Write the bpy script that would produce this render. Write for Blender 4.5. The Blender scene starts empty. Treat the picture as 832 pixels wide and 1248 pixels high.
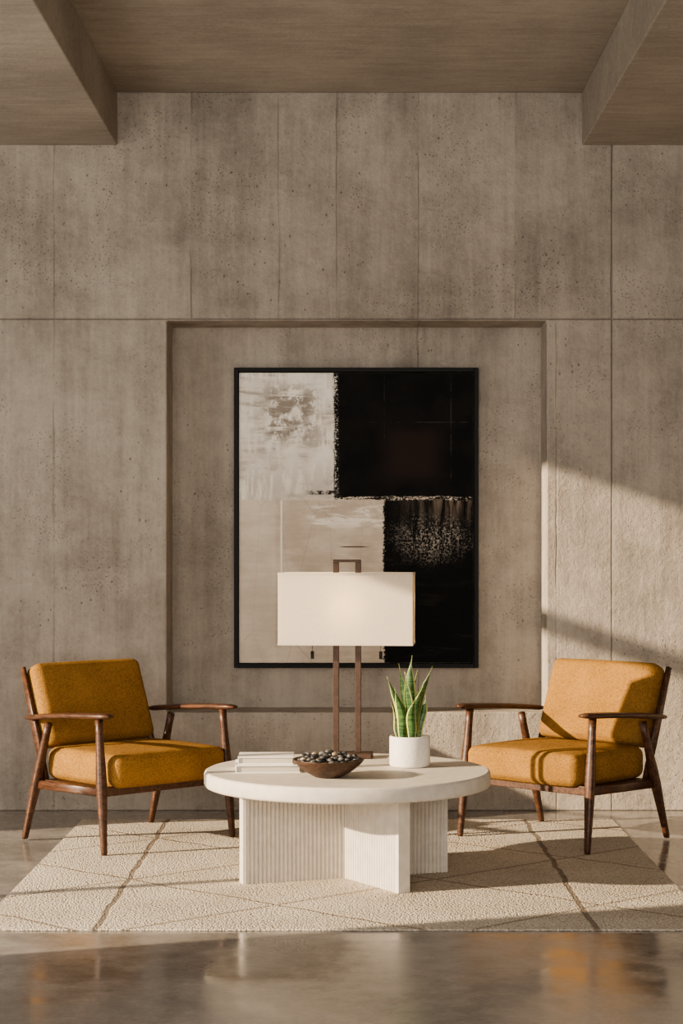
import bpy, bmesh, math, random
from mathutils import Vector, Matrix
random.seed(7)
scene = bpy.context.scene
COL = scene.collection
try:
    scene.view_settings.look = 'AgX - Medium High Contrast'
except Exception as ex:
    print('look', ex)

# ---------------------------------------------------------------- node helper
class G:
    def __init__(s, name):
        s.mat = bpy.data.materials.new(name); s.mat.use_nodes = True
        s.nt = s.mat.node_tree; s.nt.nodes.clear()
        s.out = s.nt.nodes.new('ShaderNodeOutputMaterial')
        s.tc = s.nt.nodes.new('ShaderNodeTexCoord')
        s.co = s.tc.outputs['Object']
    def put(s, sock, v):
        if isinstance(v, bpy.types.NodeSocket): s.nt.links.new(v, sock)
        elif isinstance(v, (tuple, list)):
            if sock.type == 'RGBA' and len(v) == 3: v = (*v, 1)
            sock.default_value = v
        else: sock.default_value = v
    def M(s, op, a, b=None, c=None, clamp=False):
        n = s.nt.nodes.new('ShaderNodeMath'); n.operation = op; n.use_clamp = clamp
        s.put(n.inputs[0], a)
        if b is not None: s.put(n.inputs[1], b)
        if c is not None: s.put(n.inputs[2], c)
        return n.outputs[0]
    def add(s, a, b): return s.M('ADD', a, b)
    def sub(s, a, b): return s.M('SUBTRACT', a, b)
    def mul(s, a, b): return s.M('MULTIPLY', a, b)
    def mx(s, a, b): return s.M('MAXIMUM', a, b)
    def sep(s, v=None):
        n = s.nt.nodes.new('ShaderNodeSeparateXYZ'); s.put(n.inputs[0], v or s.co); return n.outputs
    def scl(s, xyz, v=None, loc=(0, 0, 0)):
        n = s.nt.nodes.new('ShaderNodeMapping'); s.put(n.inputs[0], v or s.co)
        n.inputs['Scale'].default_value = xyz; n.inputs['Location'].default_value = loc
        return n.outputs[0]
    def noise(s, scale, detail=4, v=None, rough=.5, dist=0):
        n = s.nt.nodes.new('ShaderNodeTexNoise'); s.put(n.inputs['Vector'], v or s.co)
        n.inputs['Scale'].default_value = scale; n.inputs['Detail'].default_value = detail
        n.inputs['Roughness'].default_value = rough; n.inputs['Distortion'].default_value = dist
        return n.outputs[0]
    def vor(s, scale, v=None, feat='F1'):
        n = s.nt.nodes.new('ShaderNodeTexVoronoi'); s.put(n.inputs['Vector'], v or s.co)
        n.feature = feat
        n.inputs['Scale'].default_value = scale
        return n.outputs['Distance']
    def ss(s, v, a, b, lo=0., hi=1.):
        n = s.nt.nodes.new('ShaderNodeMapRange'); n.interpolation_type = 'SMOOTHSTEP'
        s.put(n.inputs[0], v)
        n.inputs[1].default_value = a; n.inputs[2].default_value = b
        n.inputs[3].default_value = lo; n.inputs[4].default_value = hi
        return n.outputs[0]
    def mix(s, f, a, b):
        n = s.nt.nodes.new('ShaderNodeMix'); n.data_type = 'RGBA'
        s.put(n.inputs[0], f); s.put(n.inputs[6], a); s.put(n.inputs[7], b)
        return n.outputs[2]
    def line(s, c, x0, w):
        return s.ss(s.M('ABSOLUTE', s.sub(c, x0)), w * .4, w, 1, 0)
    def bump(s, h, strength=.5, dist=.01):
        n = s.nt.nodes.new('ShaderNodeBump'); s.put(n.inputs['Height'], h)
        n.inputs['Strength'].default_value = strength; n.inputs['Distance'].default_value = dist
        return n.outputs[0]
    def bsdf(s, col, rough=.6, normal=None, metal=0, spec=.5, sheen=0, link=True, **kw):
        n = s.nt.nodes.new('ShaderNodeBsdfPrincipled')
        s.put(n.inputs['Base Color'], col); s.put(n.inputs['Roughness'], rough)
        n.inputs['Metallic'].default_value = metal
        n.inputs['Specular IOR Level'].default_value = spec
        n.inputs['Sheen Weight'].default_value = sheen
        if normal is not None: s.put(n.inputs['Normal'], normal)
        for k, v in kw.items(): s.put(n.inputs[k.replace('_', ' ')], v)
        if link: s.nt.links.new(n.outputs[0], s.out.inputs[0])
        return n

# ---------------------------------------------------------------- materials
def mat_wall():
    g = G('board_formed_concrete'); x, y, z = g.sep()
    n1 = g.noise(1.3, 7, None, .6); st = g.noise(1, 6, g.scl((9, 9, .5)), .65)
    st2 = g.noise(1, 5, g.scl((50, 50, 4)), .6)
    fine = g.noise(60, 6, None, .75); mid = g.noise(8, 6, None, .65)
    f = g.add(g.add(g.mul(n1, .50), g.mul(st, .36)), g.add(g.mul(mid, .32), g.add(g.mul(fine, .22), g.mul(st2, .12))))
    up = g.ss(z, 2.425, 2.43)
    w = g.mul(g.sub(g.noise(4, 5), .5), .022)
    xw = g.add(x, w)
    seams_up = [-1.467, -.788, -.354, -.069, .337, .817, 1.293]
    ln = None; tone = None
    for i, sx in enumerate(seams_up):
        l = g.mul(g.line(xw, sx, .005), [.5, .9, .5, .75, .6, .5, .9][i]); ln = l if ln is None else g.mx(ln, l)
        t = g.mul(g.M('GREATER_THAN', xw, sx), [.02, -.03, .03, -.04, .03, -.03, .03][i])
        tone = t if tone is None else g.add(tone, t)
    brk = g.ss(g.noise(1, 4, g.scl((30, 30, 2.2)), .6), .40, .60, .12, 1)
    ln = g.mul(ln, g.mul(up, .70)); tone = g.mul(tone, up)
    lo = g.sub(1, up)
    ln = g.mx(ln, g.mul(g.mul(g.line(xw, 1.02, .006), lo), .4))
    ln = g.mx(ln, g.mul(g.mul(g.line(xw, .345, .006), lo), .5))
    ln = g.mx(ln, g.mul(g.mul(g.line(xw, -1.467, .006), lo), .35))
    ln = g.mul(ln, brk)
    ln = g.mx(ln, g.mul(g.line(x, 1.293, .0055), .8))
    ln = g.mx(ln, g.mul(g.line(g.add(z, g.mul(w, .1)), 2.434, .0055), .7))
    f = g.add(f, tone)
    f = g.add(f, g.mul(g.ss(z, 1.18, 1.22, 1, 0), .03))
    m1 = g.ss(g.noise(3.2, 4), .46, .64)
    m2 = g.ss(g.noise(1.6, 4, g.scl((1, 1, 1), None, (5, 3, 1))), .46, .60)
    wrp = g.scl((1, 1, .7), None, (2, 2, 2))
    p1 = g.mul(g.ss(g.vor(62), .10, .21, 1, 0), m1)
    p2 = g.mul(g.ss(g.add(g.vor(26, wrp), g.mul(g.sub(fine, .5), .22)), .03, .12, 1, 0), m2)
    p3 = g.mul(g.ss(g.add(g.vor(9.5, g.scl((1, 1, 1.8), None, (7, 1, 4))), g.mul(g.sub(fine, .5), .14)), .015, .05, 1, 0), m1)
    pit = g.mx(p3, g.mx(p1, p2))
    col = g.mix(g.ss(f, .50, .97), (.210, .183, .155), (.460, .410, .352))
    col = g.mix(g.mul(pit, .5), col, (.08, .065, .053))
    col = g.mix(g.mul(ln, .65), col, (.08, .065, .055))
    h = g.add(g.mul(fine, .5), g.add(g.mul(mid, 1.1), g.mul(st2, .2)))
    h = g.sub(h, g.add(g.mul(pit, .8), g.mul(ln, .7)))
    g.bsdf(col, .85, g.bump(h, .75, .015), spec=.2)
    return g.mat

def mat_ceiling():
    g = G('grained_concrete')
    st = g.noise(1, 7, g.scl((2.6, 20, 20)), .65, .5)
    st2 = g.noise(1, 5, g.scl((9, 80, 80)), .6)
    n1 = g.noise(1.5, 6, None, .6); fine = g.noise(60, 4, None, .7)
    f = g.add(g.add(g.mul(st, .3), g.mul(st2, .25)), g.add(g.mul(n1, .45), g.mul(fine, .25)))
    col = g.mix(g.ss(f, .42, .86), (.25, .218, .184), (.43, .385, .33))
    g.bsdf(col, .85, g.bump(g.add(st, g.add(fine, g.mul(st2, .6))), .3, .006), spec=.2)
    return g.mat

def mat_floor():
    g = G('polished_concrete')
    n1 = g.noise(1.4, 7, None, .6, .6); n2 = g.noise(7, 6, None, .65); n3 = g.noise(60, 3)
    f = g.add(g.mul(n1, .55), g.add(g.mul(n2, .35), g.mul(n3, .12)))
    col = g.mix(g.ss(f, .38, .66), (.172, .156, .140), (.335, .31, .282))
    r = g.ss(g.add(g.mul(n1, .6), g.mul(n2, .4)), .38, .62, .09, .27)
    h = g.add(g.mul(g.noise(2.5, 3), .9), g.mul(n2, .1))
    g.bsdf(col, r, g.bump(h, .12, .02), spec=.75)
    return g.mat

def mat_rug():
    g = G('woven_wool'); x, y, z = g.sep()
    wob = g.mul(g.sub(g.noise(5, 3), .5), .04)
    xx = g.add(x, wob); yy = g.add(y, wob)
    P = 1.0
    def fr(e):
        m = g.M('FLOORED_MODULO', g.add(e, P / 2), P)
        return g.M('ABSOLUTE', g.sub(m, P / 2))
    a = g.sub(g.sub(yy, 7.05), g.mul(g.add(xx, .85), .85))
    b = g.add(g.sub(yy, 7.05), g.mul(g.add(xx, .85), .85))
    la = g.ss(fr(a), .008, .016, 1, 0); lb = g.ss(fr(b), .008, .016, 1, 0)
    lt = g.mx(g.line(xx, -.865, .015), g.line(xx, .835, .015))
    n = g.noise(190, 2); v = g.vor(115); big = g.noise(3, 3)
    f = g.add(g.mul(n, .5), g.add(g.mul(v, .5), g.mul(big, .3)))
    col = g.mix(g.ss(f, .3, .9), (.74, .68, .585), (.38, .325, .26))
    brk = g.ss(n, .30, .52)
    col = g.mix(g.mul(g.mul(g.mx(la, lb), brk), .8), col, (.23, .175, .13))
    col = g.mix(g.mul(lt, g.add(g.mul(brk, .4), .4)), col, (.15, .11, .08))
    h = g.sub(g.add(g.mul(g.sub(1, v), .8), g.mul(n, .5)), g.mul(g.mx(lt, g.mx(la, lb)), .5))
    g.bsdf(col, .95, g.bump(h, .9, .008), spec=.1)
    return g.mat

def mat_fabric():
    g = G('mustard_fabric')
    n = g.noise(200, 2); n2 = g.noise(320, 2, g.scl((1, .25, 1))); big = g.noise(5, 3)
    f = g.add(g.add(g.mul(n, .5), g.mul(n2, .4)), g.mul(big, .25))
    col = g.mix(g.ss(f, .38, .76), (.150, .078, .022), (.375, .205, .064))
    h = g.add(g.add(n, n2), g.mul(g.noise(9, 2), 4))
    g.bsdf(col, .95, g.bump(h, .6, .003), spec=.08)
    return g.mat

def mat_wood(name, c1, c2, rough=.4, sc=(18, 3, 18)):
    g = G(name)
    n = g.noise(3, 5, g.scl(sc), .6, 1.5); n2 = g.noise(90, 3)
    f = g.add(g.mul(n, .85), g.mul(n2, .15))
    g.bsdf(g.mix(g.ss(f, .32, .68), c1, c2), rough, g.bump(n, .1, .002), spec=.4)
    return g.mat

def mat_plain(name, c, rough=.6, var=.12, scale=40, metal=0, bump=.1, spec=.4):
    g = G(name); n = g.noise(scale, 5)
    c2 = tuple(max(0, k * (1 - var * 2)) for k in c)
    g.bsdf(g.mix(g.ss(n, .35, .65), c2, c), rough, g.bump(n, bump, .003), metal=metal, spec=spec)
    return g.mat

def mat_canvas(W, H):
    g = G('abstract_paint'); x, y, z = g.sep()
    X = g.add(g.M('DIVIDE', x, W), .5); Z = g.add(g.M('DIVIDE', z, H), .5)
    big = g.noise(5, 5, None, .6); br = g.noise(1, 7, g.scl((4, 4, 22)), .7, .8)
    bv = g.noise(1, 7, g.scl((26, 26, 3)), .7, .5); fine = g.noise(90, 5, None, .75)
    med = g.noise(16, 6, None, .7)
    e1 = g.mul(g.sub(med, .5), .06); e2 = g.mul(g.sub(fine, .5), .05)
    eX = g.add(X, g.add(g.mul(e1, .5), e2)); eZ = g.add(Z, g.mul(g.add(e1, e2), .45))
    # upper left
    ul = g.mix(g.ss(br, .34, .56), (.42, .37, .32), (.74, .69, .62))
    ul = g.mix(g.ss(g.add(g.mul(big, .6), g.mul(bv, .4)), .45, .57), ul, (.88, .84, .76))
    patch = g.mul(g.line(g.add(X, e1), .22, .17), g.line(g.add(Z, e1), .86, .14))
    ul = g.mix(g.mul(patch, g.mul(g.ss(med, .44, .56), g.ss(br, .38, .52))), ul, (.30, .26, .22))
    low = g.mul(g.ss(Z, .60, .78, 1, 0), g.ss(bv, .40, .56))
    ul = g.mix(g.mul(low, .65), ul, (.46, .41, .36))
    ul = g.mix(g.mul(g.ss(fine, .62, .66), g.ss(med, .5, .6)), ul, (.10, .08, .07))
    # lower left
    ll = g.mix(g.ss(g.add(g.mul(br, .4), g.mul(big, .6)), .38, .62), (.50, .42, .335), (.66, .575, .475))
    ll = g.mix(g.mul(g.line(X, .18, .005), g.ss(Z, .3, .32)), ll, (.9, .84, .74))
    ll = g.mix(g.mul(g.ss(g.vor(6, g.scl((1, 1, .25)), 'DISTANCE_TO_EDGE'), .004, .012, 1, 0), .3), ll, (.33, .25, .19))
    ll = g.mix(g.mul(g.mul(g.line(Z, .505, .05), g.ss(X, .28, .33)), g.ss(br, .46, .56)), ll, (.84, .78, .69))
    ll = g.mix(g.mul(g.line(Z, .40, .003), g.line(X, .49, .08)), ll, (.12, .07, .04))
    ll = g.mix(g.mul(g.ss(X, .15, .16, 1, 0), .3), ll, (.76, .68, .58))
    # upper right
    ur = g.mix(g.ss(big, .4, .65), (.003, .003, .003), (.008, .007, .0065))
    mar = g.mul(g.ss(g.M('ABSOLUTE', g.sub(X, .74)), .05, .17, 1, 0), g.ss(g.M('ABSOLUTE', g.sub(Z, .72)), .05, .12, 1, 0))
    ur = g.mix(mar, ur, (.022, .013, .011))
    lines = g.mx(g.mul(g.line(Z, .83, .002), g.ss(X, .5, .51)), g.mx(g.mul(g.line(X, .62, .002), g.ss(Z, .6, .83)), g.mul(g.line(X, .905, .003), g.ss(Z, .6, .62))))
    ur = g.mix(g.mul(g.mul(lines, g.ss(med, .42, .6)), .6), ur, (.07, .065, .06))
    # lower right
    lr = g.mix(g.ss(br, .5, .8), (.003, .003, .003), (.02, .018, .016))
    topb = g.mul(g.mul(g.ss(Z, .46, .57), g.ss(X, .62, .92)), g.ss(bv, .40, .62))
    lr = g.mix(g.mul(topb, .85), lr, (.24, .185, .14))
    rx = g.M('DIVIDE', g.sub(X, .83), .17); rz = g.M('DIVIDE', g.sub(Z, .43), .085)
    rad = g.add(g.M('SQRT', g.add(g.mul(rx, rx), g.mul(rz, rz))), g.mul(e1, 24))
    sp = g.mul(g.ss(rad, .2, 1.3, 1, 0), g.ss(g.add(g.mul(fine, .75), g.mul(bv, .25)), .50, .57))
    lr = g.mix(g.mul(sp, .7), lr, (.50, .45, .39))
    sp2 = g.mul(g.mul(g.line(X, .68, .07), g.ss(Z, .05, .5)), g.ss(fine, .62, .68))
    lr = g.mix(g.mul(sp2, .8), lr, (.3, .25, .2))
    top = g.mix(g.ss(eX, .402, .408), ul, ur)
    bot = g.mix(g.ss(eX, .614, .620), ll, lr)
    col = g.mix(g.ss(eZ, .560, .564), bot, top)
    ridge = g.mul(g.mul(g.line(g.add(Z, g.mul(e1, .3)), .566, .010), g.ss(X, .12, .2)), g.ss(g.add(g.mul(br, .6), g.mul(fine, .4)), .50, .54))
    col = g.mix(ridge, col, (.66, .58, .49))
    edge = g.mul(g.mul(g.line(X, .405, .024), g.ss(Z, .56, .6)), g.ss(g.add(g.mul(fine, .6), g.mul(bv, .4)), .50, .56))
    col = g.mix(edge, col, (.80, .75, .67))
    blk = g.mul(g.mul(g.line(Z, .587, .010), g.line(X, .36, .09)), g.ss(med, .45, .55))
    col = g.mix(blk, col, (.03, .02, .02))
    h = g.add(g.mul(br, .6), g.add(g.mul(med, .5), g.mul(fine, .3)))
    g.bsdf(col, .6, g.bump(h, .45, .006), spec=.12)
    return g.mat

def mat_leaf():
    g = G('snake_plant_leaf')
    uv = g.sep(g.tc.outputs['UV'])
    e = g.M('ABSOLUTE', g.sub(uv[0], .5))
    band = g.noise(1, 4, g.scl((14, 14, 90)), .6, 1)
    col = g.mix(g.ss(band, .42, .6), (.022, .065, .018), (.085, .16, .045))
    col = g.mix(g.ss(e, .38, .42), col, (.50, .50, .16))
    g.bsdf(col, .4, spec=.4)
    return g.mat

def mat_shade():
    g = G('linen_shade')
    n = g.noise(1, 3, g.scl((300, 300, 60))); n2 = g.noise(1, 3, g.scl((60, 60, 300)))
    h = g.add(n, n2)
    col = g.mix(g.ss(h, .8, 1.2), (.74, .68, .58), (.82, .77, .68))
    b = g.bsdf(col, .8, g.bump(h, .2, .001), spec=.2, link=False)
    t = g.nt.nodes.new('ShaderNodeBsdfTranslucent'); g.put(t.inputs[0], (.9, .80, .64))
    m = g.nt.nodes.new('ShaderNodeMixShader'); m.inputs[0].default_value = .4
    g.nt.links.new(b.outputs[0], m.inputs[1]); g.nt.links.new(t.outputs[0], m.inputs[2])
    g.nt.links.new(m.outputs[0], g.out.inputs[0])
    return g.mat

WALL = mat_wall(); CEIL = mat_ceiling(); FLOOR = mat_floor(); RUG = mat_rug(); FAB = mat_fabric()
WOOD = mat_wood('walnut', (.030, .014, .008), (.115, .052, .028))
BOWLW = mat_wood('dark_bowl_wood', (.03, .016, .010), (.10, .055, .034), .45, (10, 10, 40))
TABLE = mat_plain('cream_plaster', (.59, .54, .47), .6, .05, 25, bump=.06, spec=.3)
POT = mat_plain('white_ceramic', (.70, .66, .60), .6, .05, 120, bump=.15)
SOIL = mat_plain('soil', (.06, .04, .03), .95, .3, 90, bump=.8)
BRONZE = mat_plain('dark_bronze', (.075, .044, .030), .5, .15, 60, metal=.2)
BLACK = mat_plain('black_frame', (.006, .0055, .005), .5, .1, 60, spec=.2)
PAPER = mat_plain('paper', (.55, .50, .42), .8, .05, 200)
COVER = mat_plain('white_book_cover', (.82, .79, .73), .5, .03, 30)
STONE = [mat_plain('dark_pebble', (.06, .058, .058), .5, .3, 60), mat_plain('grey_pebble', (.16, .15, .14), .5, .25, 60),
         mat_plain('tan_pebble', (.38, .29, .20), .55, .2, 60)]
WIN = mat_plain('window_metal', (.03, .028, .026), .4, .1, 50)
SHADE = mat_shade(); LEAF = mat_leaf()

# ---------------------------------------------------------------- mesh helpers
def mk(name, verts, faces, mat, parent=None, smooth=False, loc=(0, 0, 0), rot=(0, 0, 0), bevel=0, seg=2):
    me = bpy.data.meshes.new(name); me.from_pydata([tuple(v) for v in verts], [], faces)
    bm = bmesh.new(); bm.from_mesh(me); bmesh.ops.recalc_face_normals(bm, faces=bm.faces)
    bm.to_mesh(me); bm.free()
    if smooth:
        for p in me.polygons: p.use_smooth = True
    me.materials.append(mat)
    o = bpy.data.objects.new(name, me); COL.objects.link(o)
    o.location = loc; o.rotation_euler = rot
    if parent: o.parent = parent
    if bevel:
        m = o.modifiers.new('b', 'BEVEL'); m.width = bevel; m.segments = seg; m.limit_method = 'ANGLE'
    return o

def boxg(x0, x1, y0, y1, z0, z1):
    v = [(x, y, z) for x in (x0, x1) for y in (y0, y1) for z in (z0, z1)]
    f = [(0, 1, 3, 2), (4, 6, 7, 5), (0, 4, 5, 1), (2, 3, 7, 6), (0, 2, 6, 4), (1, 5, 7, 3)]
    return v, f

def merge(parts):
    V, F = [], []
    for v, f in parts:
        o = len(V); V += list(v); F += [tuple(i + o for i in q) for q in f]
    return V, F

def box(name, b, mat, parent=None, bevel=.002, **k):
    v, f = boxg(*b); return mk(name, v, f, mat, parent, bevel=bevel, **k)

def empty(name, loc, rot=0, label='', cat='', group=None):
    e = bpy.data.objects.new(name, None); COL.objects.link(e); e.location = loc
    e.rotation_euler = (0, 0, rot); e.empty_display_size = .1
    e['label'] = label; e['category'] = cat
    if group: e['group'] = group
    return e

def axis_pts(h, r, k=4, n=8):
    r = min(r, h * .98)
    a = [-h + r * i / k for i in range(k)]
    inner = [-(h - r) + 2 * (h - r) * i / n for i in range(n + 1)]
    return a + inner + [-q for q in reversed(a)]

def rbox(hx, hy, hz, r, bulge=0, n=8, axis=2):
    X, Y, Z = axis_pts(hx, r, n=n), axis_pts(hy, r, n=n), axis_pts(hz, r, n=max(2, n // 3))
    idx = {}; V = []; F = []
    h = (hx, hy, hz)
    def vid(p):
        k = tuple(round(c, 6) for c in p)
        if k in idx: return idx[k]
        q = [max(-(h[i] - r), min(h[i] - r, p[i])) for i in range(3)]
        d = Vector([p[i] - q[i] for i in range(3)])
        w = Vector(q) + (d.normalized() * r if d.length > 1e-9 else d)
        if bulge:
            a, b = [i for i in range(3) if i != axis]
            t = max(0, 1 - (p[a] / h[a]) ** 4) * max(0, 1 - (p[b] / h[b]) ** 4)
            w[axis] += bulge * t * (p[axis] / h[axis])
            w[a] += .35 * bulge * (p[a] / h[a]) * max(0, 1 - (p[b] / h[b]) ** 2) * max(0, 1 - (p[axis] / h[axis]) ** 2)
            w[b] += .35 * bulge * (p[b] / h[b]) * max(0, 1 - (p[a] / h[a]) ** 2) * max(0, 1 - (p[axis] / h[axis]) ** 2)
        idx[k] = len(V); V.append(w); return idx[k]
    def face(A, B, f):
        for i in range(len(A) - 1):
            for j in range(len(B) - 1):
                F.append((vid(f(A[i], B[j])), vid(f(A[i + 1], B[j])), vid(f(A[i + 1], B[j + 1])), vid(f(A[i], B[j + 1]))))
    for s in (-1, 1):
        face(X, Y, lambda a, b: (a, b, s * hz)); face(X, Z, lambda a, b: (a, s * hy, b)); face(Y, Z, lambda a, b: (s * hx, a, b))
    return V, F

def sweep(pts, sizes, n=14, up=Vector((0, 0, 1)), power=2.6):
    V, F = [], []
    P = [Vector(p) for p in pts]
    for i, p in enumerate(P):
        t = (P[min(i + 1, len(P) - 1)] - P[max(i - 1, 0)]).normalized()
        s = t.cross(up).normalized(); u = s.cross(t).normalized()
        a, b = sizes[i]
        for k in range(n):
            th = 2 * math.pi * k / n; c, q = math.cos(th), math.sin(th)
            V.append(p + s * a * math.copysign(abs(c) ** (2 / power), c) + u * b * math.copysign(abs(q) ** (2 / power), q))
    for i in range(len(P) - 1):
        for k in range(n):
            F.append((i * n + k, i * n + (k + 1) % n, (i + 1) * n + (k + 1) % n, (i + 1) * n + k))
    F.append(tuple(range(n - 1, -1, -1))); F.append(tuple((len(P) - 1) * n + k for k in range(n)))
    return V, F

def lathe(profile, n=48):
    V, F = [], []
    for r, z in profile:
        for k in range(n):
            a = 2 * math.pi * k / n; V.append((r * math.cos(a), r * math.sin(a), z))
    m = len(profile)
    for i in range(m - 1):
        for k in range(n):
            F.append((i * n + k, i * n + (k + 1) % n, (i + 1) * n + (k + 1) % n, (i + 1) * n + k))
    F.append(tuple(range(n))); F.append(tuple((m - 1) * n + k for k in range(n)))
    return V, F

def st(o): o['kind'] = 'structure'; return o

# ---------------------------------------------------------------- room shell
WY = 8.94; ND = .276; L = 3.0; RW = 3.0; YF = -1.5
xs = [-L, -.910, .971, RW]; zs = [0, .487, 2.4256, 3.56]
V = [(x, WY, z) for z in zs for x in xs]; F = []
for j in range(3):
    for i in range(3):
        if (i, j) != (1, 1): F.append((j * 4 + i, j * 4 + i + 1, (j + 1) * 4 + i + 1, (j + 1) * 4 + i))
o = len(V)
V += [(xs[1], WY + ND, zs[1]), (xs[2], WY + ND, zs[1]), (xs[2], WY + ND, zs[2]), (xs[1], WY + ND, zs[2])]
ring = [5, 6, 10, 9]
for k in range(4): F.append((ring[k], ring[(k + 1) % 4], o + (k + 1) % 4, o + k))
F.append((o, o + 1, o + 2, o + 3))
o = len(V); TB = WY + .45
V += [(-L, TB, 0), (RW, TB, 0), (RW, TB, 3.56), (-L, TB, 3.56)]
F.append((o, o + 1, o + 2, o + 3))
F += [(0, 1, 2, 3, o + 1, o), (12, 13, 14, 15, o + 2, o + 3), (0, 4, 8, 12, o + 3, o), (3, 7, 11, 15, o + 2, o + 1)]
st(mk('wall_back', V, F, WALL, bevel=.007, seg=3))
st(box('floor', (-L - .2, RW + .2, YF, TB, -.1, 0), FLOOR, bevel=0))
st(box('ceiling', (-L - .2, RW + .2, YF, TB, 3.56, 3.7), CEIL, bevel=0))
st(box('trim_1', (-L, -1.154, YF, WY, 3.295, 3.56), CEIL, bevel=.006))
st(box('trim_2', (1.146, RW, YF, WY, 3.295, 3.56), CEIL, bevel=.006))
st(box('wall_right', (RW, RW + .2, YF, TB, 0, 3.56), WALL, bevel=0))
WY0, WY1, WZ = 5.05, 7.86, 3.07
st(mk('wall_left', *merge([boxg(-L - .2, -L, YF, WY0, 0, 3.56), boxg(-L - .2, -L, WY1, TB, 0, 3.56),
                           boxg(-L - .2, -L, WY0, WY1, WZ, 3.56)]), WALL))
wf = [boxg(-L - .08, -L - .03, WY0, WY1, 0, .03), boxg(-L - .08, -L - .03, WY0, WY1, 2.20, 2.30)]
for yy in (WY0 + .025, 6.15, WY1 - .025): wf.append(boxg(-L - .075, -L - .035, yy - .025, yy + .025, .03, WZ))
st(mk('window_1', *merge(wf), WIN))

# ---------------------------------------------------------------- rug
RT = .006
rug = mk('area_rug', *rbox(1.265, 1.245, RT / 2, .0028), RUG, smooth=True)
for v in rug.data.vertices: v.co += Vector((-.015, 7.37, RT / 2 + .0003))
rug['label'] = 'cream woven wool rug with thin brown diamond lines'; rug['category'] = 'rug'

# ---------------------------------------------------------------- painting
PY = WY + ND; px0, px1, pz0, pz1 = -.592, .650, .691, 2.217
pcx, pcz = (px0 + px1) / 2, (pz0 + pz1) / 2; PW, PH = px1 - px0, pz1 - pz0
pa = empty('framed_painting', (pcx, PY, pz0), 0, 'large abstract black, cream and beige painting in a thin black frame', 'painting')
fw, fd = .022, .046
fr = merge([boxg(-PW / 2, -PW / 2 + fw, -fd, -.001, 0, PH), boxg(PW / 2 - fw, PW / 2, -fd, -.001, 0, PH),
            boxg(-PW / 2 + fw, PW / 2 - fw, -fd, -.001, 0, fw), boxg(-PW / 2 + fw, PW / 2 - fw, -fd, -.001, PH - fw, PH)])
mk('picture_frame', *fr, BLACK, pa, bevel=.002)
cw, ch = PW - 2 * fw - .008, PH - 2 * fw - .008
cv, cf = boxg(-cw / 2, cw / 2, -.034, -.006, -ch / 2, ch / 2)
mk('canvas', cv, cf, mat_canvas(cw, ch), pa, loc=(0, 0, PH / 2))

# ---------------------------------------------------------------- coffee table
FZ = RT + .0006
TX, TY, TZ = -.012, 7.108, .43
tb = empty('coffee_table', (TX, TY, FZ), 0, 'round cream plaster coffee table on a fluted cross-shaped base', 'table')
R = .562; th = .062; zt = TZ - FZ
prof = [(R - .012, zt - th), (R - .004, zt - th + .003), (R, zt - th + .011), (R, zt - .011), (R - .003, zt - .004), (R - .010, zt)]
mk('table_top', *lathe(prof, 128), TABLE, tb, bevel=0)
for p in bpy.data.objects['table_top'].data.polygons:
    if len(p.vertices) == 4: p.use_smooth = True
def fin(ang, ln, t=.028):
    a = math.radians(ang); d = Vector((math.cos(a), math.sin(a))); s = Vector((-d.y, d.x))
    pitch = .0165; n = int(ln / pitch); sub = 6
    side = []
    for i in range(n * sub + 1):
        q = i / sub; xx = ln * i / (n * sub)
        off = t - .007 + .007 * abs(math.sin(math.pi * (q % 1.0))) ** .7
        if i == n * sub: off = t
        side.append((xx, off))
    outline = [d * x + s * o for x, o in side] + [d * (ln + .012) + s * (t - .002), d * (ln + .012) - s * (t - .002)] + [d * x - s * o for x, o in reversed(side)]
    m = len(outline); zt2 = zt - th
    V = [(p.x, p.y, 0) for p in outline] + [(p.x, p.y, zt2) for p in outline]
    F = [(i, (i + 1) % m, m + (i + 1) % m, m + i) for i in range(m)] + [tuple(range(m - 1, -1, -1)), tuple(range(m, 2 * m))]
    return V, F
mk('table_base', *merge([fin(198.5, .42), fin(18, .40), fin(-57.5, .385), fin(122.5, .385)]), TABLE, tb)

# ---------------------------------------------------------------- books
def book(name, loc, rot, w, d, h, label):
    e = empty(name, loc, math.radians(rot), label, 'book', 'white books stacked on the coffee table')
    mk('book_cover', *merge([boxg(-w / 2, w / 2, -d / 2, d / 2, 0, .004), boxg(-w / 2, w / 2, -d / 2, d / 2, h - .004, h),
                             boxg(-w / 2, -w / 2 + .004, -d / 2, d / 2, .004, h - .004)]), COVER, e, bevel=.0006)
    mk('book_pages', *boxg(-w / 2 + .0045, w / 2 - .004, -d / 2 + .005, d / 2 - .005, .0042, h - .0042), PAPER, e)
    return e
book('book', (-.325, 7.075, TZ + .0002), 4, .250, .20, .031, 'white hardcover book at the bottom of a stack')
book('book', (-.33, 7.075, TZ + .0316), 1, .215, .165, .030, 'white hardcover book on top of a stack')

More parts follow.
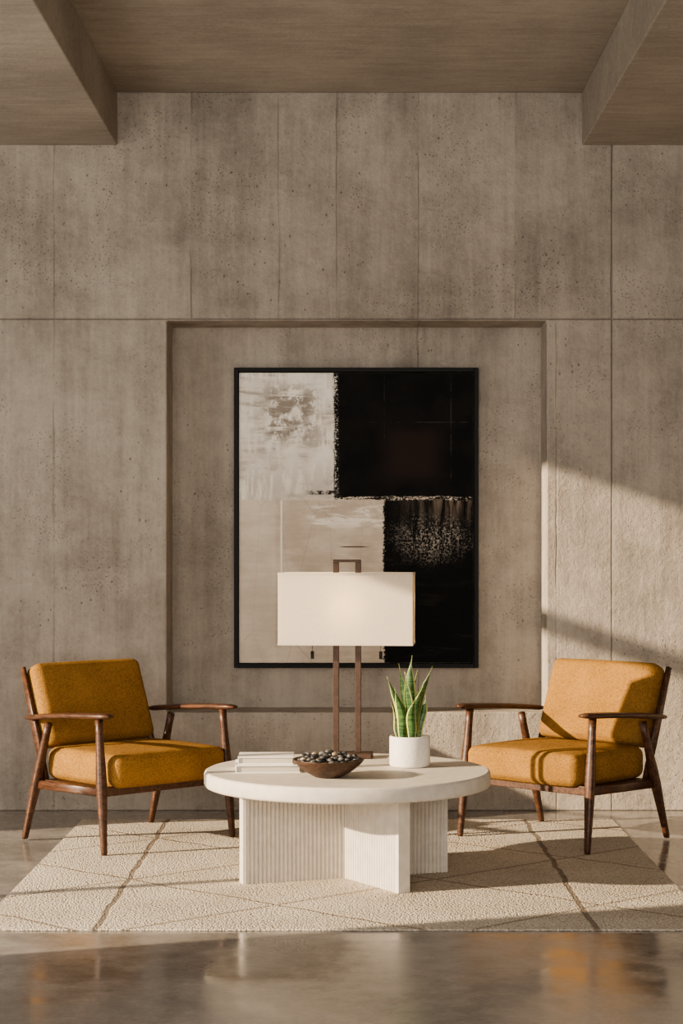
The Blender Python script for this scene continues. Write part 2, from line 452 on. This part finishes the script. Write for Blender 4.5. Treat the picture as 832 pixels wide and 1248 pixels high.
# ---------------------------------------------------------------- bowl + pebbles
BX, BY = -.084, 6.86
bh = .068; BR = .137
prof = [(.045, 0), (.052, .002), (.060, .006), (.085, .020), (.108, .037), (.126, .053), (.136, bh - .002), (.137, bh), (.133, bh + .0015), (.129, bh - .001)]
for i in range(9):
    r = .127 * (1 - i / 9); prof.append((r, .030 + .034 * (r / .127) ** 2))
prof.append((.001, .030))
bw = mk('bowl', *lathe(prof, 64), BOWLW, None, smooth=True, loc=(BX, BY, TZ + .0003))
bw['label'] = 'shallow dark wooden bowl filled with pebbles on the coffee table'; bw['category'] = 'bowl'
def pebble_mesh(k, mat):
    bm = bmesh.new(); bmesh.ops.create_icosphere(bm, subdivisions=3, radius=1)
    rr = random.Random(k); a, b, c = [Vector((rr.uniform(-1, 1), rr.uniform(-1, 1), rr.uniform(-1, 1))) for _ in range(3)]
    for v in bm.verts:
        n = v.co.copy(); s = 1 - .06 * abs(math.sin(2 * n.dot(a) + 1)) - .06 * abs(math.sin(1.7 * n.dot(b)))
        v.co = Vector((n.x * .0150 * s, n.y * .0122 * s, n.z * .0088 * s))
    me = bpy.data.meshes.new('pebble'); bm.to_mesh(me); bm.free()
    for p in me.polygons: p.use_smooth = True
    me.materials.append(mat); return me
PM = [pebble_mesh(1, STONE[0]), pebble_mesh(2, STONE[0]), pebble_mesh(3, STONE[1]), pebble_mesh(4, STONE[2]), pebble_mesh(5, STONE[0])]
placed = []; r0 = .0138; kz = .62
def rest(x, y):
    r = math.hypot(x, y); z = 0
    for dr in (-1, -.7, 0, .7, 1):
        rr = min(r + dr * r0, .130)
        surf = .030 + .034 * (rr / .127) ** 2
        z = max(z, surf + kz * r0 * math.sqrt(max(0, 1 - dr * dr * .98)))
    for (a, b, c) in placed:
        d2 = (a - x) ** 2 + (b - y) ** 2
        if d2 < 4 * r0 * r0: z = max(z, c + kz * math.sqrt(4 * r0 * r0 - d2))
    return z
for i in range(118):
    best = None
    for _ in range(40):
        a = random.uniform(0, 2 * math.pi); r = .110 * math.sqrt(random.random())
        x, y = r * math.cos(a), r * math.sin(a); z = rest(x, y)
        sc = z + 1.3 * r * r
        if best is None or sc < best[0]: best = (sc, x, y, z)
    placed.append(best[1:])
for i, (x, y, z) in enumerate(placed):
    k = random.choice([0, 1, 2, 2, 2, 3, 4, 2])
    ob = bpy.data.objects.new('pebble', PM[k]); COL.objects.link(ob)
    ob.location = (BX + x, BY + y, TZ + z + .0006); ob.rotation_euler = (random.uniform(-.15, .15), random.uniform(-.15, .15), random.uniform(0, 6.28))
    ob['label'] = {3: 'small smooth tan pebble in the wooden bowl', 2: 'small smooth grey pebble in the wooden bowl'}.get(k, 'small smooth dark pebble in the wooden bowl')
    ob['category'] = 'pebble'; ob['group'] = 'pebbles in the wooden bowl'

# ---------------------------------------------------------------- plant
QX, QY = .236, 7.20
pl = empty('potted_snake_plant', (QX, QY, TZ + .0003), 0, 'snake plant with yellow-edged leaves in a round white pot', 'plant')
pr, ph = .081, .122
mk('pot', *lathe([(pr - .008, 0), (pr - .002, .003), (pr, .010), (pr, ph - .005), (pr - .003, ph), (pr - .008, ph), (pr - .011, ph - .004), (pr - .011, .02), (.002, .02)], 64), POT, pl, smooth=True)
mk('soil', *lathe([(pr - .012, .03), (pr - .012, ph - .020), (.03, ph - .014), (.002, ph - .012)], 40), SOIL, pl, smooth=True)
def leaves():
    V, F, UV = [], [], []
    s = 305.6
    data = [(-.02, .0, -.088, -.01, 824, .044, .3), (-.005, .015, .008, .01, 799, .054, -.2), (.02, 0, .088, .0, 812, .044, .25),
            (-.022, -.02, -.058, -.04, 838, .048, .1), (.0, -.02, -.024, -.03, 818, .048, -.5), (.018, -.02, .052, -.03, 832, .050, .4),
            (.01, .02, .030, .05, 818, .044, .6), (-.018, .022, -.040, .05, 810, .044, -.4), (.035, .01, .066, .03, 848, .038, -.3),
            (-.035, .0, -.072, .02, 856, .038, .5), (.005, -.03, .018, -.06, 848, .042, 0.1), (.0, .0, .03, .0, 840, .046, -.9)]
    NS, NW = 16, 10
    for bx, by, tx, ty, py, w, tw in data:
        tz = 1.3 - (py - 668) / s - TZ; b0 = len(V)
        base = Vector((bx, by, ph - .02)); tip = Vector((tx, ty, tz))
        out = Vector((tx - bx, ty - by, 0))
        for i in range(NS + 1):
            t = i / NS
            c = base.lerp(tip, t) - out * .35 * math.sin(math.pi * t) * .6
            c += Vector((.004 * math.sin(7 * t + bx * 90), 0, 0))
            wd = w * (.55 + .6 * math.sin(math.pi * min(1, t * .9 + .08))) * (1 - t ** 5) * .85
            if t > .7: wd *= max(0.03, 1 - ((t - .7) / .3) ** 1.4 * .97)
            a = tw + .8 * tw * t
            sd = Vector((math.cos(a), math.sin(a), 0)); nn = Vector((-math.sin(a), math.cos(a), 0))
            for j in range(NW + 1):
                q = j / NW * 2 - 1
                V.append(c + sd * q * wd / 2 - nn * (-abs(q) ** 1.5) * wd * .28 + nn * .002 * math.sin(9 * t + q))
                UV.append((j / NW, t))
        for i in range(NS):
            for j in range(NW):
                a0 = b0 + i * (NW + 1) + j
                F.append((a0, a0 + 1, a0 + NW + 2, a0 + NW + 1))
    return V, F, UV
V, F, UV = leaves()
me = bpy.data.meshes.new('foliage'); me.from_pydata([tuple(v) for v in V], [], F)
ul = me.uv_layers.new(name='UVMap')
for lp in me.loops: ul.data[lp.index].uv = UV[lp.vertex_index]
for p in me.polygons: p.use_smooth = True
me.materials.append(LEAF)
fo = bpy.data.objects.new('foliage', me); COL.objects.link(fo); fo.parent = pl
m = fo.modifiers.new('s', 'SOLIDIFY'); m.thickness = .0025

# ---------------------------------------------------------------- table lamp
LX, LY = -.014, 7.50
lamp = empty('table_lamp', (LX, LY, TZ + .0003), math.radians(-5), 'table lamp with rectangular cream shade on twin bronze posts', 'lamp')
s = 293.3
zt_ = 1.3 - 14 / s - TZ; zs1 = 1.3 - 30 / s - TZ; zs0 = 1.3 - 117 / s - TZ
box('lamp_base', (-.105, .105, -.05, .05, 0, .022), BRONZE, lamp, .003)
for sx in (-1, 1):
    box('post', (sx * .046 - .012, sx * .046 + .012, -.009, .009, .022, zt_ - .012), BRONZE, lamp, .0015)
box('handle', (-.058, .058, -.009, .009, zt_ - .0118, zt_), BRONZE, lamp, .0015)
hw, hd = .277, .10; t = .003
def ringbox(hw, hd, t, z0, z1):
    V = []
    for z in (z0, z1):
        for a, b in ((hw, hd), (hw - t, hd - t)):
            V += [(-a, -b, z), (a, -b, z), (a, b, z), (-a, b, z)]
    F = []
    for k in range(4):
        k2 = (k + 1) % 4
        F += [(k, k2, 8 + k2, 8 + k), (4 + k, 12 + k, 12 + k2, 4 + k2), (k, 4 + k, 4 + k2, k2), (8 + k, 8 + k2, 12 + k2, 12 + k)]
    return V, F
sh = merge([ringbox(hw, hd, t, zs0, zs1), ringbox(hw + .0015, hd + .0015, .005, zs0 - .001, zs0 + .008), ringbox(hw + .0015, hd + .0015, .005, zs1 - .008, zs1 + .001)])
mk('lamp_shade', *sh, SHADE, lamp)
box('shade_support', (-hw + .006, hw - .006, -.003, .003, zs1 - .028, zs1 - .022), BRONZE, lamp, 0)
for sx in (-.145, .140):
    pv = [boxg(sx - .001, sx + .001, -.001, .001, zs0 - .03, zs1 - .028), boxg(sx - .0065, sx + .0065, -.0065, .0065, zs0 - .062, zs0 - .030)]
    mk('pull_chain', *merge(pv), BLACK, lamp)
bm = G('warm_bulb'); e = bm.nt.nodes.new('ShaderNodeEmission'); e.inputs[0].default_value = (1, .72, .4, 1); e.inputs[1].default_value = 5
bm.nt.links.new(e.outputs[0], bm.out.inputs[0])
mk('light_bulb', *lathe([(.002, 0), (.012, .004), (.022, .02), (.024, .035), (.018, .05), (.002, .06)], 20), bm.mat, lamp, smooth=True, loc=(0, 0, zs0 + .10))
ld = bpy.data.lights.new('bulb_light', 'POINT'); ld.energy = 4.5; ld.color = (1, .74, .45); ld.shadow_soft_size = .05
lo_ = bpy.data.objects.new('bulb_light', ld); COL.objects.link(lo_); lo_.parent = lamp; lo_.location = (0, .0, zs0 + .15)

# ---------------------------------------------------------------- armchairs
def chair():
    P = []
    def A(n, g, m, sm=True, bv=0): P.append((n, g[0], g[1], m, sm, bv))
    def L3(a, b, t): return tuple(a[i] + (b[i] - a[i]) * t for i in range(3))
    def flat(g):      # feet cut flush with the ground
        for v in g[0]:
            v.z = max(v.z, 0)
        return g
    for sx in (-1, 1):
        a = (sx * .35, -.30, 0); b = (sx * .338, -.245, .570)
        ts = [0, .02, .15, .3, .45, .52, .6, .75, .9, 1]; rs = [.011, .0135, .0155, .0185, .022, .0225, .0215, .018, .016, .017]
        A('leg', flat(sweep([L3(a, b, t) for t in ts], [(r, r * .95) for r in rs], up=Vector((0, 1, 0)))), WOOD)
        a = (sx * .35, .30, 0); b = (sx * .338, .13, .526)
        A('leg', flat(sweep([L3(a, b, t) for t in ts], [(r, r * .95) for r in rs], up=Vector((0, 1, 0)))), WOOD)
        pts = []; sz = []
        for i in range(15):
            t = i / 14; v = -.30 + .63 * t; z = .539 + .046 * t + .006 * math.sin(math.pi * t)
            w = .017 + .016 * math.sin(math.pi * min(1, t * .72 + .05))
            hh = .0125
            if i == 0: w *= .6; hh *= .6
            if i == 14: w *= .55; hh *= .55
            if i == 13: w *= .9
            pts.append((sx * (.340 + .006 * math.sin(math.pi * t)), -v, z)); sz.append((w, hh))
        A('armrest', sweep(pts, sz, 16, power=2.8), WOOD)
        A('side_rail', sweep([(sx * .338, -.262, .260), (sx * .338, .0, .254), (sx * .338, .222, .250)], [(.011, .019)] * 3, power=5), WOOD)
        A('back_post', sweep([(sx * .309, .185, .24), (sx * .309, .283, .50), (sx * .307, .380, .755)], [(.010, .020), (.010, .021), (.009, .014)], up=Vector((0, 1, 0)), power=4), WOOD)
    A('front_rail', boxg(-.33, .33, -.285, -.262, .242, .282), WOOD, False, .003)
    A('rear_rail', boxg(-.33, .33, .185, .205, .232, .270), WOOD, False, .003)
    A('seat_support', boxg(-.325, .325, -.262, .185, .264, .272), WOOD, False, .002)
    M_ = Matrix.Rotation(math.radians(-21), 3, 'X')
    v, f = boxg(-.298, .298, -.004, .004, -.19, .165)
    A('back_panel', ([M_ @ Vector(q) + Vector((0, .350, .572)) for q in v], f), FAB, False, .003)
    v, f = rbox(.302, .265, .068, .036, .012)
    v = [Vector((q.x, q.y - .058, q.z + .343)) for q in v]
    A('seat_cushion', (v, f), FAB)
    v, f = rbox(.290, .054, .190, .034, .010, axis=1)
    v = [M_ @ Vector(q) + Vector((0, .286, .588)) for q in v]
    A('back_cushion', (v, f), FAB)
    return P
lab = 'mid-century armchair with mustard fabric cushions and walnut frame'
c1 = empty('armchair', (-.989, 8.057, FZ), math.radians(43.5), lab, 'chair', 'mustard armchairs around the coffee table')
kids = [mk(n, v, f, m_, c1, smooth=sm, bevel=bv) for n, v, f, m_, sm, bv in chair()]
c2 = c1.copy(); COL.objects.link(c2); c2.location = (.952, 8.085, FZ); c2.rotation_euler = (0, 0, math.radians(-43.5))
for k in kids:
    q = k.copy(); q.parent = c2; COL.objects.link(q)

# ---------------------------------------------------------------- light
sd = bpy.data.lights.new('sun', 'SUN'); sd.energy = 11.5; sd.angle = math.radians(.8); sd.color = (1, .80, .57)
so = bpy.data.objects.new('sun', sd); COL.objects.link(so); so.location = (-6, 4, 5)
so.rotation_euler = Vector((1, .34, -.327)).to_track_quat('-Z', 'Y').to_euler()
ad = bpy.data.lights.new('ambient_fill', 'AREA'); ad.shape = 'RECTANGLE'; ad.size = 5.4; ad.size_y = 2.9; ad.energy = 300; ad.color = (1, .935, .86)  # added fill light behind the camera, raises the room's ambient level
ao = bpy.data.objects.new('ambient_fill', ad); COL.objects.link(ao); ao.location = (-.3, -1.2, 1.75); ao.rotation_euler = (math.radians(90), 0, 0)
ad2 = bpy.data.lights.new('window_daylight', 'AREA'); ad2.shape = 'RECTANGLE'; ad2.size = 2.6; ad2.size_y = 2.9; ad2.energy = 40; ad2.color = (1, .93, .84)
ao2 = bpy.data.objects.new('window_daylight', ad2); COL.objects.link(ao2); ao2.location = (-3.15, 6.45, 1.55)
ao2.rotation_euler = Vector((1, 0, 0)).to_track_quat('-Z', 'Z').to_euler()
w = bpy.data.worlds.new('World'); scene.world = w; w.use_nodes = True
w.node_tree.nodes['Background'].inputs[0].default_value = (1, .93, .85, 1); w.node_tree.nodes['Background'].inputs[1].default_value = 1.1

# ---------------------------------------------------------------- camera
cd = bpy.data.cameras.new('camera'); cam = bpy.data.objects.new('camera', cd); COL.objects.link(cam)
cam.location = (0, 0, 1.3); cam.rotation_euler = (math.radians(90), 0, 0)
cd.sensor_fit = 'VERTICAL'; cd.sensor_height = 36; cd.lens = 36 * 2200 / 1248
cd.shift_y = 44 / 1248; cd.shift_x = -11 / 1248
scene.camera = cam
